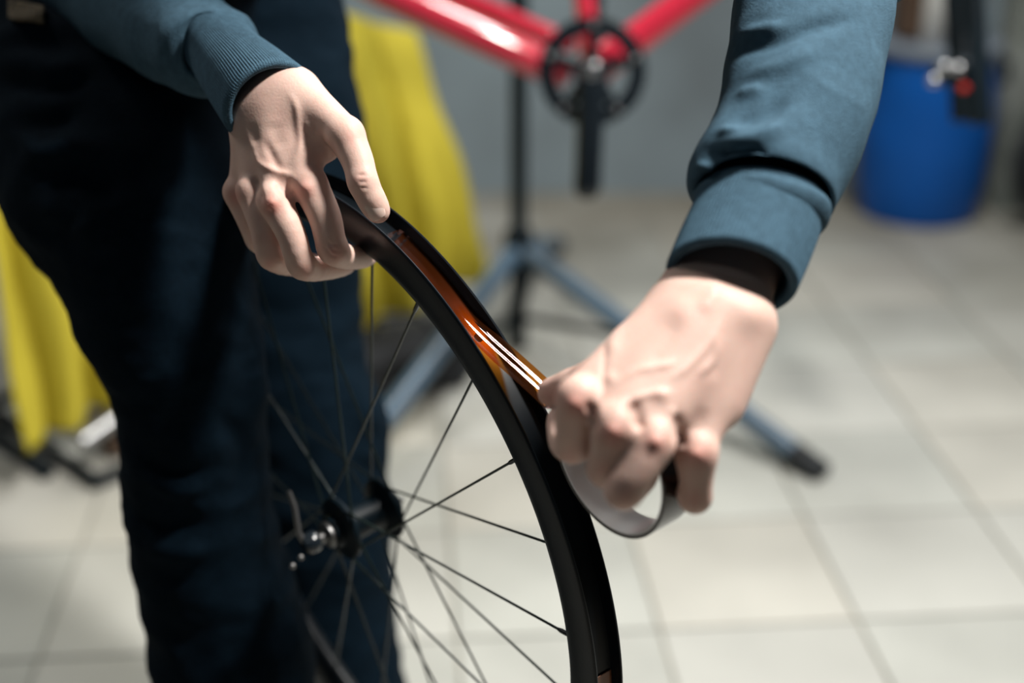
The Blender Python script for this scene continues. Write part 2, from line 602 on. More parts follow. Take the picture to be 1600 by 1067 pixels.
keep(MB().lathe(tb, (0, 0, 1), [(.001, 0), (.024, 0), (.027, .004), (.027, .150), (.022, .172), (.013, .185), (.013, .198), (.001, .198)], 40).build('body', M['bottle']), bt)
keep(MB().lathe(tb, (0, 0, 1), [(.001, .222), (.014, .222), (.0155, .220), (.0155, .196), (.001, .196)], 32).build('cap', M['bottle']), bt)
# brown carton on the lid, behind the bottle
c = bc + Vector((.012, .060, .4705))
t = thing('carton', 'worn brown cardboard carton on the blue barrel lid behind white bottle', 'carton', c)
keep(MB().box(c + Vector((0, 0, .13)), .21, .11, .26, rz=.05, bev=.004).build('box', M['cardboard']), t)
for s_ in (-1, 1):
    keep(MB().box(c + Vector((s_ * .055, 0, .264)), .098, .105, .006, rz=.05, bev=.002).build('flap', M['cardboard']), t)
# tyre leaning at the foot of the pillar
tc_ = at_height(1600, 345, 0)
ax = Vector((.25, -1, .0)).normalized()
R_t, r_t = .15, .034
cT = Vector((tc_.x + .10, WALL_Y - .27, R_t + r_t))
ty = thing('tyre', 'black rubber tyre standing at the foot of rough plastered pillar', 'tyre', (cT.x, cT.y, 0))
keep(MB().lathe(cT, ax, [(R_t + r_t * math.cos(q), r_t * math.sin(q)) for q in [2 * PI * i / 20 for i in range(20)]], 60, closed=True).build('casing', M['rubber']), ty)
kn = MB()
for k in range(48):
    q = 2 * PI * k / 48
    a_ = ax.orthogonal().normalized()
    d = a_ * math.cos(q) + ax.cross(a_) * math.sin(q)
    kn.tube([cT + d * (R_t + r_t - .004) - ax * .02, cT + d * (R_t + r_t + .0005) , cT + d * (R_t + r_t - .004) + ax * .02], .004, 6)
o = keep(kn.build('tread', M['rubber']), ty)
o['kind'] = 'stuff'

# ------------------------------------------------------------------ yellow cloth over a low rack
A = at_height(30, 700, .085)
B = at_height(752, 424, .10)
A2, B2 = Vector((A.x, A.y, 0)), Vector((B.x, B.y, 0))
dirp = (B2 - A2).normalized()
nrm = Vector((dirp.y, -dirp.x, 0))
if nrm.y > 0:
    nrm = -nrm
NS, NT_ = 220, 70
v, f = [], []


def ray_plane(px, py, back=0.0):
    d = at(px, py, 1.0) - CAM
    p0 = A2 - nrm * back
    t = (p0 - CAM).dot(nrm) / d.dot(nrm)
    return CAM + d * t


top_l, top_r = ray_plane(-150, -150, .20), ray_plane(655, 52, .16)
for i in range(NS + 1):
    s = i / NS
    bo = A.lerp(B, s)
    bo.z = .082 + .02 * math.sin(s * 9) + .03 * max(0, s - .8)
    tp = top_l.lerp(top_r, s)
    tp.z = top_l.z + (top_r.z - top_l.z) * s
    for j in range(NT_ + 1):
        t = j / NT_
        p = tp.lerp(bo, t)
        amp = (.016 + .042 * t ** .8) * (.45 + .55 * min(1, s / .35))
        x_ = PI * (s - .865 + .012 * math.sin(t * 4 + s * 20) + .03 * math.sin(s * 11)) / .115
        fold = 2.2 * abs(math.sin(x_)) ** .6 - 1.4 + .30 * math.sin(s * 71 + 2 + .8 * t)
        p = p + nrm * (amp * fold + .03 * math.sin(t * PI)) + dirp * (.006 * math.sin(t * 13 + s * 40))
        v.append(p)
for i in range(NS):
    for j in range(NT_):
        a = i * (NT_ + 1) + j
        f.append((a, a + NT_ + 1, a + NT_ + 2, a + 1))
clo = mesh('cloth_cover', v, f, M['yellow'])
sm = clo.modifiers.new('thickness', 'SOLIDIFY')
sm.thickness = .003
tag(clo, 'yellow cloth cover hanging in folds over a low black rack', 'cloth')
rk = thing('low_rack', 'low black tubular rack on the floor beneath the yellow cloth', 'rack', A2 - nrm * .15)
r_ = MB()
iA, iB = A2 - nrm * .27 + dirp * .05, B2 - nrm * .27 - dirp * .30
hz = Vector((0, 0, 1))
for p, key in ((iA, 0), (iB, 1)):
    foot = MB().tube([p + nrm * .26 + hz * .014, p - nrm * .26 + hz * .014], .014, 16)
    keep(foot.build('foot_bar', M['black']), rk)
    tp = (top_l if key == 0 else top_r)
    up = MB().tube([p + hz * .014, Vector((p.x, p.y, min(tp.z, 1.2) - .09))], .013, 16)
    keep(up.build('upright', M['black']), rk)
ra, rb = Vector((iA.x, iA.y, min(top_l.z, 1.2) - .09)), Vector((iB.x, iB.y, top_r.z - .09))
keep(MB().tube([ra, rb], .013, 16).build('top_bar', M['black']), rk)
g0, g1 = at_height(-60, 610, .014), at_height(150, 752, .014)
keep(MB().tube([g0, g1, g1 + (iB - iA).normalized() * .5], .014, 16).build('floor_bar', M['black']), rk)
keep(MB().tube([iA + hz * .05, iB + hz * .05], .011, 14).build('lower_bar', M['black']), rk)
p0, p1 = at_height(130, 690, .075), at_height(215, 630, .105)
tu = thing('metal_tube', 'short bright metal tube sticking out under the yellow cloth hem', 'tube', (p0.x, p0.y, 0))
keep(MB().tube([p0 + (p0 - p1).normalized() * .004, p0, p1], [.009, .0155, .0155], 22).build('barrel_tube', M['steel']), tu)
keep(MB().cyl(p0 + (p1 - p0) * .0 - (p1 - p0).normalized() * .006, p0 + (p1 - p0).normalized() * .02, .0175).build('end_cap', M['steel']), tu)
# brown wooden block under the tube
wb = at_height(165, 735, 0) + Vector((.03, .06, 0))
wt = thing('wooden_block', 'brown wooden block lying on the floor below bright metal tube', 'wood block', wb + Vector((.0, .06, 0)))
keep(MB().box(wb + Vector((.02, .07, .034)), .20, .09, .058, rz=.7, bev=.004).build('block', M['brown']), wt)
keep(MB().box(wb + Vector((.02, .07, .0035)), .19, .08, .007, rz=.7, bev=.002).build('felt_base', M['dark_bag']), wt)
# dark tool bag behind the wheel, under the cloth's right end
tg = at_height(618, 600, 0) + Vector((.04, -.05, 0))
bag = thing('tool_bag', 'dark canvas tool bag on the floor between yellow cloth and repair stand', 'bag', tg)
keep(MB().box(tg + Vector((-.02, .06, .055)), .25, .16, .11, rz=.4, bev=.03).build('body', M['dark_bag']), bag)
hd = [tg + Vector((-.09, .03, .105)), tg + Vector((-.07, .04, .145)), tg + Vector((.01, .07, .145)), tg + Vector((.04, .085, .105))]
keep(MB().tube(hd, .006, 10).build('handle', M['dark_bag']), bag)

# ------------------------------------------------------------------ the bicycle wheel being taped
def c2w(x, y, z):                                     # camera axes (x right, y down, z forward) -> world direction
    return Vector((1, 0, 0)) * x - UPV * y + FWD * z


WC = CAM + c2w(-0.1251, 0.1548, 1.2829)
WU = c2w(0.62479661, 0.31632951, -0.7138381)
WV = c2w(-0.06609792, -0.88954312, -0.45204437)
WN = c2w(-0.77798474, 0.32961901, -0.5348748)


def wp(r, deg, o=0.0):
    a = math.radians(deg)
    return WC + (WU * math.cos(a) + WV * math.sin(a)) * r + WN * o


wheel = thing('bicycle_wheel', 'black spoked bicycle wheel without tyre held upright between the knees', 'wheel', WC)
sec = [(.3165, .0131), (.3172, .0122), (.3168, .0112), (.3130, .0106), (.3105, .0102), (.3079, .0088), (.3075, .0052), (.3074, 0)]
sec = sec + [(r, -o) for r, o in sec[-2::-1]]
outer = [(.3150, .0135), (.3080, .0139), (.2990, .0136), (.2900, .0122), (.2825, .0096), (.2780, .0060), (.2764, 0)]
outer_full = [(r, -o) for r, o in outer] + [(r, o) for r, o in outer[-2::-1]]
ring = sec + outer_full                                # closed section
NR = 240
m_ = len(ring)
v, f, fm = [], [], []
for k in range(NR):
    for r, o in ring:
        v.append(wp(r, 360 * k / NR, o))
for k in range(NR):
    for j in range(m_):
        a, b = k * m_ + j, k * m_ + (j + 1) % m_
        c, d = ((k + 1) % NR) * m_ + (j + 1) % m_, ((k + 1) % NR) * m_ + j
        f.append((a, d, c, b))
        fm.append(1 if 2 <= j < len(sec) - 3 else 0)
rim = keep(mesh('rim', v, f, M['rim']), wheel)
rim.data.materials.append(M['channel'])
rim.data.polygons.foreach_set('material_index', fm)
rim.data.set_sharp_from_angle(angle=math.radians(50))


def channel_patch(name, a0, a1, o0, o1, lift, mt, n=24, m=8):
    """thin sheet following the rim bed between two angles"""
    v, f = [], []
    cs = sorted(sec, key=lambda q: q[1])
    os_, rs_ = [q[1] for q in cs], [q[0] for q in cs]
    for i in range(n + 1):
        for j in range(m + 1):
            o = o0 + (o1 - o0) * j / m
            r = float(np.interp(o, os_, rs_)) + lift
            v.append(wp(r, a0 + (a1 - a0) * i / n, o))
    for i in range(n):
        for j in range(m):
            a = i * (m + 1) + j
            f.append((a, a + m + 1, a + m + 2, a + 1))
    return mesh(name, v, f, mt)


stk = channel_patch('rim_sticker', -2.6, .9, -.0085, .0085, .0012, M['sticker'])
stk.modifiers.new('thickness', 'SOLIDIFY').thickness = .0004
keep(stk, wheel)
# hub: shell, flanges, end cap, skewer with lever
HO_N, HO_F = .034, -.012
hubm = MB().lathe(WC, WN, [(.001, HO_F - .012), (.012, HO_F - .012), (.014, HO_F - .004), (.0285, HO_F - .0025), (.0295, HO_F), (.0285, HO_F + .0025), (.016, HO_F + .007), (.0145, .005), (.016, HO_N - .007), (.0285, HO_N - .0025), (.0295, HO_N), (.0285, HO_N + .0025), (.0160, HO_N + .005), (.0145, HO_N + .012), (.001, HO_N + .012)], 48)
hub = keep(hubm.build('hub', M['black']), wheel)
MB().lathe(WC, WN, [(.001, HO_N + .011), (.0115, HO_N + .011), (.0125, HO_N + .013), (.0125, HO_N + .016), (.0095, HO_N + .018), (.006, HO_N + .018), (.005, HO_N + .024), (.001, HO_N + .024)], 36).build('axle_end_cap', M['dull'])
keep(bpy.data.objects['axle_end_cap'], wheel)
sk = keep(MB().tube([WC + WN * (HO_F - .02), WC + WN * (HO_N + .032)], .0025, 12).build('skewer', M['dull']), wheel)
qe = WC + WN * (HO_N + .026)
ql = MB().lathe(qe, WN, [(.001, 0), (.009, 0), (.010, .002), (.010, .010), (.007, .014), (.001, .014)], 28)
qo = keep(ql.build('quick_release', M['black_gloss']), wheel)
lv = qe + WN * .010
ld = c2w(-.30, -.95, -.1).normalized()
MB().tube([lv, lv + ld * .012 + WN * .004, lv + ld * .034, lv + ld * .050], [.0048, .0036, .0034, .0024], 14, flat=(WN, .7)).build('lever', M['dull']).parent = qo
for k, d in enumerate(((.004, .003), (-.004, .007), (-.010, .012))):
    MB().ball(lv + c2w(d[0] * 1.2, d[1] * 1.5, -.004), .0028, 8).build('screw', M['dull']).parent = qo
# spokes with nipples: 24, two-cross
SP0 = 5.0
for k in range(24):
    ang = SP0 + 15.0 * k
    near = k % 2 == 0
    fo_ = HO_N if near else HO_F
    lead = 1 if (k // 2) % 2 == 0 else -1
    ha = ang + lead * (62 if near else 58)
    p_h = wp(.0255, ha, fo_)
    p_r = wp(.2775, ang, .003 if near else -.003)
    dr = (p_h - p_r).normalized()
    so = keep(MB().tube([p_h + WN * (.003 if near else -.003), p_h, p_h - dr * .004, p_r], [.0011, .0011, .00105, .00105], 10).build('spoke', M['spoke']), wheel)
    npl = MB().tube([p_r - dr * .001, p_r + dr * .009, p_r + dr * .012], [.0019, .0019, .0013], 10).build('nipple', M['black_gloss'])
    npl.parent = so

# ------------------------------------------------------------------ rim tape and its roll
tape = thing('rim_tape', 'amber translucent rim tape peeling from the black wheel rim onto its roll', 'tape', wp(.3095, 60))
RC_px = at(950, 722, .940)
off_n = (RC_px - WC).dot(WN)
ROLL_N = .0125                                         # offset of the roll's near face along the axle
RC = RC_px - WN * (off_n - ROLL_N)
RR = .0545
core = MB().lathe(RC, WN, [(RR - .0035, 0), (RR - .0022, .0), (RR - .0022, -.025), (RR - .0035, -.025)], 96, closed=True)
keep(core.build('core', M['white']), tape)
rollm = MB().lathe(RC, WN, [(RR - .0022, .0003), (RR, .0003), (RR, -.0253), (RR - .0022, -.0253)], 96, closed=True)
keep(rollm.build('wound_tape', M['roll']), tape)
# strip: bonded in the channel, then lifted towards the pinch and on to the roll
PIN = at(864, 632, .986)
pin_o = (PIN - WC).dot(WN)
PINc = PIN - WN * pin_o
path = []
A0, A1 = 74.5, 58.0
for i in range(41):
    a = A0 + (A1 - A0) * i / 40
    path.append((wp(.3080, a), 'c', a))
S = wp(.3080, A1)
T = (wp(.3080, A1 - .5) - S).normalized()
# roll tangent on the side facing the rim
er = (PINc - RC).normalized()
for i in range(1, 31):
    t = i / 30
    h00, h10, h01, h11 = 2 * t**3 - 3 * t**2 + 1, t**3 - 2 * t**2 + t, -2 * t**3 + 3 * t**2, t**3 - t**2
    L = (PINc - S).length
    T2 = ((PINc - S).normalized() * .8 + T * .2).normalized()
    path.append((S * h00 + T * L * h10 + PINc * h01 + T2 * L * h11, 'f', t))
tv = (wp(1, 31.5) - WC).normalized()
e_in = (WC - RC)
e_in = (e_in - WN * e_in.dot(WN)).normalized()
e_t = WN.cross(e_in)
if (PINc - RC).dot(e_t) < 0:
    e_t = -e_t
tang = RC - WN * .0125 + (e_in * .62 + e_t * .78).normalized() * (RR + .0003)
for i in range(1, 9):
    path.append((PINc.lerp(tang - WN * ((tang - WC).dot(WN)), i / 8), 'r', i / 8))
v, f = [], []
MW = 28
cs = sorted(sec, key=lambda q: q[1])
os_, rs_ = [q[1] for q in cs], [q[0] for q in cs]
for i, (p, kd, tt) in enumerate(path):
    nx = path[min(i + 1, len(path) - 1)][0] - path[max(i - 1, 0)][0]
    nx.normalize()
    no = nx.cross(WN).normalized()
    if no.dot(p - WC) < 0:
        no = -no
    for j in range(MW + 1):
        u = j / MW * 2 - 1
        hw = .0092 if kd == 'c' else .0092 + .0025 * min(1, tt * 2) if kd == 'f' else .0117
        if kd == 'c':
            o = u * hw
            r = float(np.interp(min(.0088, max(-.0088, o)), os_, rs_)) + .0006
            # small wrinkles near the thumb, a light crown where air is trapped
            wr = .0004 * math.exp(-((tt - 73) / 1.6)**2) * (1 + math.sin(tt * 19 + u * 3))
            q = wp(r + wr, tt, o)
        else:
            k = tt if kd == 'f' else 1.0
            bow = (1 - u * u)
            o = u * hw * (1 - .12 * k)
            edge = (float(np.interp(min(.0088, max(-.0088, o)), os_, rs_)) - .3074) * max(0, 1 - k * 1.2)
            sag = (.0009 * math.exp(-((u - .30) / .16)**2) + .0009 * math.exp(-((u + .22) / .16)**2)) * math.sin(PI * min(1, k)) if kd == 'f' else 0
            q = p + WN * o + no * (edge + sag)
        v.append(q)
for i in range(len(path) - 1):
    for j in range(MW):
        a = i * (MW + 1) + j
        f.append((a, a + MW + 1, a + MW + 2, a + 1))
keep(mesh('strip', v, f, M['tape']), tape)
vh = MB().lathe(wp(.3078, 52.5), (wp(1, 52.5) - WC), [(.00002, .0003), (.0030, .0003), (.0036, .0), (.0030, -.001), (.00002, -.001)], 24)
keep(vh.build('valve_hole', M['rubber']), wheel)


# ------------------------------------------------------------------ signed distance surfaces for the body
class Sdf:
    def __init__(s, lo, hi, h):
        s.lo, s.h = np.array(lo, float), h
        s.n = np.ceil((np.array(hi) - s.lo) / h).astype(int) + 1
        s.D = np.full(s.n, 1.0, np.float32)

    def window(s, pts, pad):
        a = np.floor((np.min(pts, 0) - pad - s.lo) / s.h).astype(int)
        b = np.ceil((np.max(pts, 0) + pad - s.lo) / s.h).astype(int) + 1
        a, b = np.clip(a, 0, s.n), np.clip(b, 0, s.n)
        if (b <= a).any():
            return None, None
        g = np.meshgrid(*[s.lo[i] + s.h * np.arange(a[i], b[i]) for i in range(3)], indexing='ij')
        return tuple(slice(a[i], b[i]) for i in range(3)), np.stack(g, -1).astype(np.float32)

    @staticmethod
    def smin(a, b, k):
        h = np.maximum(k - np.abs(a - b), 0) / k
        return np.minimum(a, b) - h * h * k * .25

    def cone(s, a, b, ra, rb, k=.006, D=None):
        D = s.D if D is None else D
        a, b = np.array(a, np.float32), np.array(b, np.float32)
        sl, P = s.window(np.stack([a, b]), max(ra, rb) + 2.5 * k + 2 * s.h)
        if sl is None:
            return
        ba = b - a
        t = np.clip(((P - a) @ ba) / max(1e-12, float(ba @ ba)), 0, 1)
        d = np.linalg.norm(P - a - t[..., None] * ba, axis=-1) - (ra + (rb - ra) * t)
        D[sl] = s.smin(D[sl], d.astype(np.float32), k)

    def chain(s, pts, rs, k=.004, D=None):
        """smooth tapered limb through points (Catmull-Rom)"""
        P = [np.array(p) for p in pts]
        Q = [2 * P[0] - P[1]] + P + [2 * P[-1] - P[-2]]
        out, ro = [], []
        for i in range(len(P) - 1):
            for t in (0, .25, .5, .75):
                p0, p1, p2, p3 = Q[i:i + 4]
                out.append(.5 * (2 * p1 + (p2 - p0) * t + (2 * p0 - 5 * p1 + 4 * p2 - p3) * t * t + (3 * p1 - p0 - 3 * p2 + p3) * t**3))
                ro.append(rs[i] + (rs[i + 1] - rs[i]) * t)
        out.append(P[-1])
        ro.append(rs[-1])
        for i in range(len(out) - 1):
            s.cone(out[i], out[i + 1], ro[i], ro[i + 1], k, D)

    def merge(s, F, base, k0=.0018, k1=.011, rad=.013):
        """join a finger: wide blend at its root, tight crease elsewhere"""
        idx = np.argwhere(F < .05)
        a, b = idx.min(0), idx.max(0) + 1
        sl = tuple(slice(a[i], b[i]) for i in range(3))
        g = np.meshgrid(*[s.lo[i] + s.h * np.arange(a[i], b[i]) for i in range(3)], indexing='ij')
        q = np.stack(g, -1) - np.array(base)
        k = k0 + k1 * np.exp(-(q * q).sum(-1) / rad**2)
        s.D[sl] = s.smin(s.D[sl], F[sl], k.astype(np.float32))

    def mesh(s):
        """surface nets"""
        D = s.D
        S = D < 0
        nx, ny, nz = np.array(D.shape) - 1
        c = [(i, j, k) for i in (0, 1) for j in (0, 1) for k in (0, 1)]
        cnt = sum(S[i:i + nx, j:j + ny, k:k + nz].astype(np.int8) for i, j, k in c)
        act = (cnt > 0) & (cnt < 8)
        ids = np.full(act.shape, -1, np.int64)
        I = np.argwhere(act)
        ids[act] = np.arange(len(I))
        acc = np.zeros((len(I), 3))
        num = np.zeros(len(I))
        for x in range(8):
            for ax_ in range(3):
                o0 = np.array(c[x])
                if o0[ax_]:
                    continue
                o1 = o0.copy()
                o1[ax_] = 1
                A_, B_ = I + o0, I + o1
                da, db = D[A_[:, 0], A_[:, 1], A_[:, 2]], D[B_[:, 0], B_[:, 1], B_[:, 2]]
                m = (da < 0) != (db < 0)
                t = np.where(m, da / np.where(m, da - db, 1), 0)
                p = o0 + (o1 - o0) * t[:, None]
                acc += p * m[:, None]
                num += m
        V = s.lo + s.h * (I + acc / num[:, None])
        F = []
        for ax_ in range(3):
            u, w_ = (ax_ + 1) % 3, (ax_ + 2) % 3
            sa = [slice(1, -1)] * 3
            sb = [slice(1, -1)] * 3
            sa[ax_], sb[ax_] = slice(0, -1), slice(1, None)
            a, b = S[tuple(sa)], S[tuple(sb)]
            E_ = np.argwhere(a != b)
            if not len(E_):
                continue
            inside = a[a != b]
            P = E_ + np.array([0 if i == ax_ else 1 for i in range(3)])
            eu, ew = np.eye(3, dtype=int)[u], np.eye(3, dtype=int)[w_]
            q = [P - eu - ew, P - ew, P, P - eu]
            qi = np.stack([ids[t[:, 0], t[:, 1], t[:, 2]] for t in q], 1)
            qi[~inside] = qi[~inside][:, ::-1]
            F.append(qi)
        return V, np.concatenate(F)


def smooth_v(V, F, it=2, lam=.5):
    e = np.concatenate([F[:, [0, 1]], F[:, [1, 2]], F[:, [2, 3]], F[:, [3, 0]]])
    for _ in range(it):
        acc = np.zeros_like(V)
        n = np.zeros(len(V))
        np.add.at(acc, e[:, 0], V[e[:, 1]])
        np.add.at(acc, e[:, 1], V[e[:, 0]])
        np.add.at(n, e[:, 0], 1)
        np.add.at(n, e[:, 1], 1)
        V = V + lam * (acc / n[:, None] - V)
    return V


def normals(V, F):
    n = np.zeros_like(V)
    fn = np.cross(V[F[:, 2]] - V[F[:, 0]], V[F[:, 3]] - V[F[:, 1]])
    for i in range(4):
        np.add.at(n, F[:, i], fn)
    return n / np.maximum(1e-12, np.linalg.norm(n, axis=1))[:, None]


def smooth_line(P, n=5):
    P = [np.array(p, float) for p in P]
    Q = [2 * P[0] - P[1]] + P + [2 * P[-1] - P[-2]]
    out = []
    for i in range(len(P) - 1):
        p0, p1, p2, p3 = Q[i:i + 4]
        for k in range(n):
            t = k / n
            out.append(.5 * (2 * p1 + (p2 - p0) * t + (2 * p0 - 5 * p1 + 4 * p2 - p3) * t * t + (3 * p1 - p0 - 3 * p2 + p3) * t**3))
    return out + [P[-1]]


def seg_dist(P, poly):
    """distance of 2-D points to a polyline, and the place along it (0..1)"""
    best = np.full(len(P), 1e9)
    place = np.zeros(len(P))
    m = len(poly) - 1
    for i, (a, b) in enumerate(zip(poly[:-1], poly[1:])):
        a, b = np.array(a, float), np.array(b, float)
        ba = b - a
        t = np.clip(((P - a) @ ba) / max(1e-9, ba @ ba), 0, 1)
        d = np.linalg.norm(P - a - t[:, None] * ba, axis=1)
        place = np.where(d < best, (i + t) / m, place)
        best = np.minimum(best, d)
    return best, place


def sculpt(V, F, strokes):
    """raise or sink the surface along strokes: (polyline, width, height in metres)"""
    N_ = normals(V, F)
    px, z = to_px(V)
    vd = V - np.array(CAM)
    vd /= np.linalg.norm(vd, axis=1)[:, None]
    face = np.clip(-(N_ * vd).sum(1), 0, 1)
    disp = np.zeros(len(V))
    for poly, wd, am in strokes:
        if len(poly) == 1:
            poly = [poly[0], (poly[0][0] + .1, poly[0][1])]
        single = len(poly) == 2 and abs(poly[0][0] - poly[1][0]) < .2
        if len(poly) > 2:
            poly = smooth_line(poly)
        d, tt = seg_dist(px, poly)
        tp = 1.0 if single else np.clip(np.minimum(tt, 1 - tt) / .28, .12, 1)
        disp += am * tp * np.exp(-(d / wd)**2)
    return V + N_ * (disp * np.sqrt(face))[:, None]


def crop(pts, ox, oy, s):
    return [(ox + x / s, oy + y / s) for x, y in pts]


W3 = lambda px, py, z: np.array(at(px, py, z))

# ------------------------------------------------------------------ person
foot_c = at_height(450, 1560, 0)
person = thing('person', 'person in navy sweatshirt and dark trousers bending to tape the wheel rim', 'person', (foot_c.x, foot_c.y, 0))
BV, BF, BR = [], [], []
nb = 0


def add_body(V, F, red):
    global nb
    BV.append(V)
    BF.append(F + nb)
    BR.append(red)
    nb += len(V)


def redness(V, spots):
    px, z = to_px(V)
    r = np.zeros(len(V))
    for x, y, rad, am in spots:
        r = np.maximum(r, am * np.exp(-(((px - (x, y))**2).sum(1)) / rad**2))
    return r


# right hand of the person: closed over the rim, thumb pressing the tape
H = Sdf(np.min([W3(330, 40, 1.04), W3(620, 460, 1.20), W3(330, 460, 1.04), W3(330, 40, 1.2), W3(620, 40, 1.04)], 0) - .01,
        np.max([W3(330, 40, 1.20), W3(620, 460, 1.04), W3(620, 460, 1.2), W3(620, 40, 1.2), W3(330, 40, 1.04)], 0) + .01, .00135)
k = .016
H.cone(W3(362, 66, 1.150), W3(445, 143, 1.102), .015, .0150, k)
H.cone(W3(338, 90, 1.150), W3(398, 186, 1.106), .016, .0165, k)
H.cone(W3(348, 78, 1.150), W3(428, 160, 1.104), .018, .0170, k)
H.cone(W3(450, 150, 1.100), W3(483, 286, 1.078), .0155, .0120, k)
H.cone(W3(432, 160, 1.096), W3(430, 306, 1.078), .0170, .0118, k)
H.cone(W3(410, 178, 1.099), W3(398, 294, 1.092), .0160, .0108, k)
H.cone(W3(397, 190, 1.107), W3(376, 296, 1.113), .0150, .0100, k)
H.cone(W3(440, 175, 1.116), W3(455, 280, 1.104), .0160, .0150, k)
H.cone(W3(466, 148, 1.100), W3(538, 208, 1.068), .0180, .0130, k)
H.cone(W3(478, 185, 1.100), W3(512, 232, 1.092), .0150, .0090, k)
fingers = [
    ([(541, 213, 1.066), (559, 252, 1.058), (567, 284, 1.055), (580, 311, 1.056), (591, 331, 1.061)], [.0130, .0110, .0100, .0098, .0086]),
    ([(484, 288, 1.076), (508, 340, 1.071), (521, 390, 1.077), (548, 402, 1.108), (574, 401, 1.140)], [.0128, .0116, .0104, .0090, .0080]),
    ([(428, 312, 1.074), (455, 366, 1.069), (473, 415, 1.078), (508, 419, 1.113), (540, 414, 1.146)], [.0122, .0102, .0096, .0088, .0080]),
    ([(393, 298, 1.090), (410, 350, 1.084), (424, 401, 1.090), (458, 414, 1.125), (492, 410, 1.155)], [.0112, .0098, .0090, .0084, .0076]),
    ([(371, 300, 1.112), (388, 340, 1.112), (404, 376, 1.122), (430, 396, 1.148), (455, 398, 1.168)], [.0104, .0090, .0082, .0074, .0066])]
for pts, rs in fingers:
    Fd = np.full(H.n, 1.0, np.float32)
    P = [W3(*p) for p in pts]
    H.chain(P, rs, .003, Fd)
    for j, up_r in ((0, .92), (2, .95)):
        q = P[j] - np.array(FWD) * rs[j] * .22
        H.cone(q, q + 1e-4, rs[j] * up_r, rs[j] * up_r, .006, Fd)
    H.merge(Fd, P[0], k1=.0075 if pts[0][0] < 530 else .016, rad=.014)
V, F = H.mesh()
V = smooth_v(V, F, 3)
c1 = lambda pts: crop(pts, 320, 80, 2.809)
V = sculpt(V, F, [
    (c1([(360, 170), (400, 240), (412, 330), (415, 420), (372, 515)]), 6.0, .0013),
    (c1([(180, 350), (215, 430), (238, 490), (310, 525), (372, 545), (430, 590)]), 5.5, .0014),
    (c1([(430, 290), (470, 350), (500, 420)]), 6, .0008),
    (c1([(255, 380), (300, 470), (340, 540)]), 7.0, -.0016),
    (c1([(200, 310), (225, 420)]), 8.0, -.0010),
    (c1([(300, 300), (330, 440)]), 14.0, -.0012),
    (c1([(470, 300), (440, 480)]), 12.0, .0012),
    (c1([(300, 560), (350, 610), (400, 660)]), 8.0, -.0042),
    (c1([(215, 540), (230, 600), (250, 680)]), 6.0, -.0032),
    (c1([(440, 600)]), 10.0, .0022),
    (c1([(290, 670)]), 10.0, .0026),
    (c1([(545, 385), (575, 500)]), 6.0, -.0018),
    (c1([(535, 820), (560, 870), (600, 880)]), 2.2, -.0008),
    (c1([(520, 850), (555, 895), (590, 905)]), 2.2, -.0008),
    (c1([(540, 845), (590, 850)]), 2.2, -.0006),
    (c1([(670, 545), (710, 540)]), 2.4, -.0008),
    (c1([(675, 575), (715, 572)]), 2.4, -.0008),
    (c1([(680, 600), (720, 600)]), 2.2, -.0006),
    (c1([(268, 655), (310, 690)]), 2.4, -.0006),
    (c1([(262, 690), (300, 710)]), 2.4, -.0006),
])
red = redness(V, [(*c1([p])[0], r, a) for p, r, a in (((290, 680), 16, .8), ((440, 610), 16, .5), ((660, 380), 20, .30), ((575, 890), 14, .45), ((130, 640), 14, .5), ((440, 965), 12, .35), ((285, 930), 12, .35), ((740, 740), 12, .3), ((690, 560), 14, .2))])
add_body(V, F, red)

# left hand of the person: pinching the tape, fingers through the roll
zs = (.815, 1.0)
cor = [W3(x, y, z) for x in (815, 1250) for y in (330, 830) for z in zs]
H = Sdf(np.min(cor, 0) - .005, np.max(cor, 0) + .005, .0015)
k = .018
H.cone(W3(1150, 345, .960), W3(1080, 440, .922), .0190, .0180, k)
H.cone(W3(1205, 360, .960), W3(1158, 466, .920), .0190, .0185, k)
H.cone(W3(1175, 352, .960), W3(1120, 452, .920), .0200, .0195, k)
H.cone(W3(1058, 484, .902), W3(908, 618, .862), .0190, .0130, k)
H.cone(W3(1090, 490, .892), W3(962, 656, .845), .0190, .0128, k)
H.cone(W3(1124, 498, .892), W3(1022, 676, .846), .0190, .0124, k)
H.cone(W3(1154, 508, .900), W3(1090, 694, .866), .0180, .0120, k)
H.cone(W3(1160, 515, .908), W3(1124, 630, .888), .0185, .0145, k)
H.cone(W3(1090, 520, .920), W3(1010, 650, .892), .0200, .0190, k)
H.cone(W3(1045, 505, .920), W3(955, 580, .924), .0190, .0150, k)
fingers = [
    ([(955, 580, .924), (925, 594, .936), (893, 606, .950), (874, 611, .958), (860, 614, .964)], [.0145, .0128, .0112, .0100, .0086]),
    ([(904, 624, .856), (898, 664, .868), (895, 695, .886), (880, 690, .924), (873, 655, .955)], [.0135, .0112, .0104, .0090, .0082]),
    ([(960, 666, .842), (953, 704, .850), (947, 731, .866), (958, 738, .897), (985, 722, .918)], [.0135, .0112, .0108, .0092, .0084]),
    ([(1020, 688, .843), (998, 730, .839), (975, 766, .845), (985, 766, .880), (1010, 742, .908)], [.0130, .0108, .0104, .0090, .0082]),
    ([(1088, 706, .862), (1088, 744, .868), (1086, 777, .880), (1078, 770, .906), (1062, 745, .924)], [.0122, .0096, .0090, .0080, .0074])]
for pts, rs in fingers:
    Fd = np.full(H.n, 1.0, np.float32)
    P = [W3(*p) for p in pts]
    H.chain(P, rs, .003, Fd)
    for j in (0, 2):
        q = P[j] - np.array(FWD) * rs[j] * .15
        H.cone(q, q + 1e-4, rs[j] * .95, rs[j] * .95, .006, Fd)
    H.merge(Fd, P[0], k1=.008, rad=.013)
V, F = H.mesh()
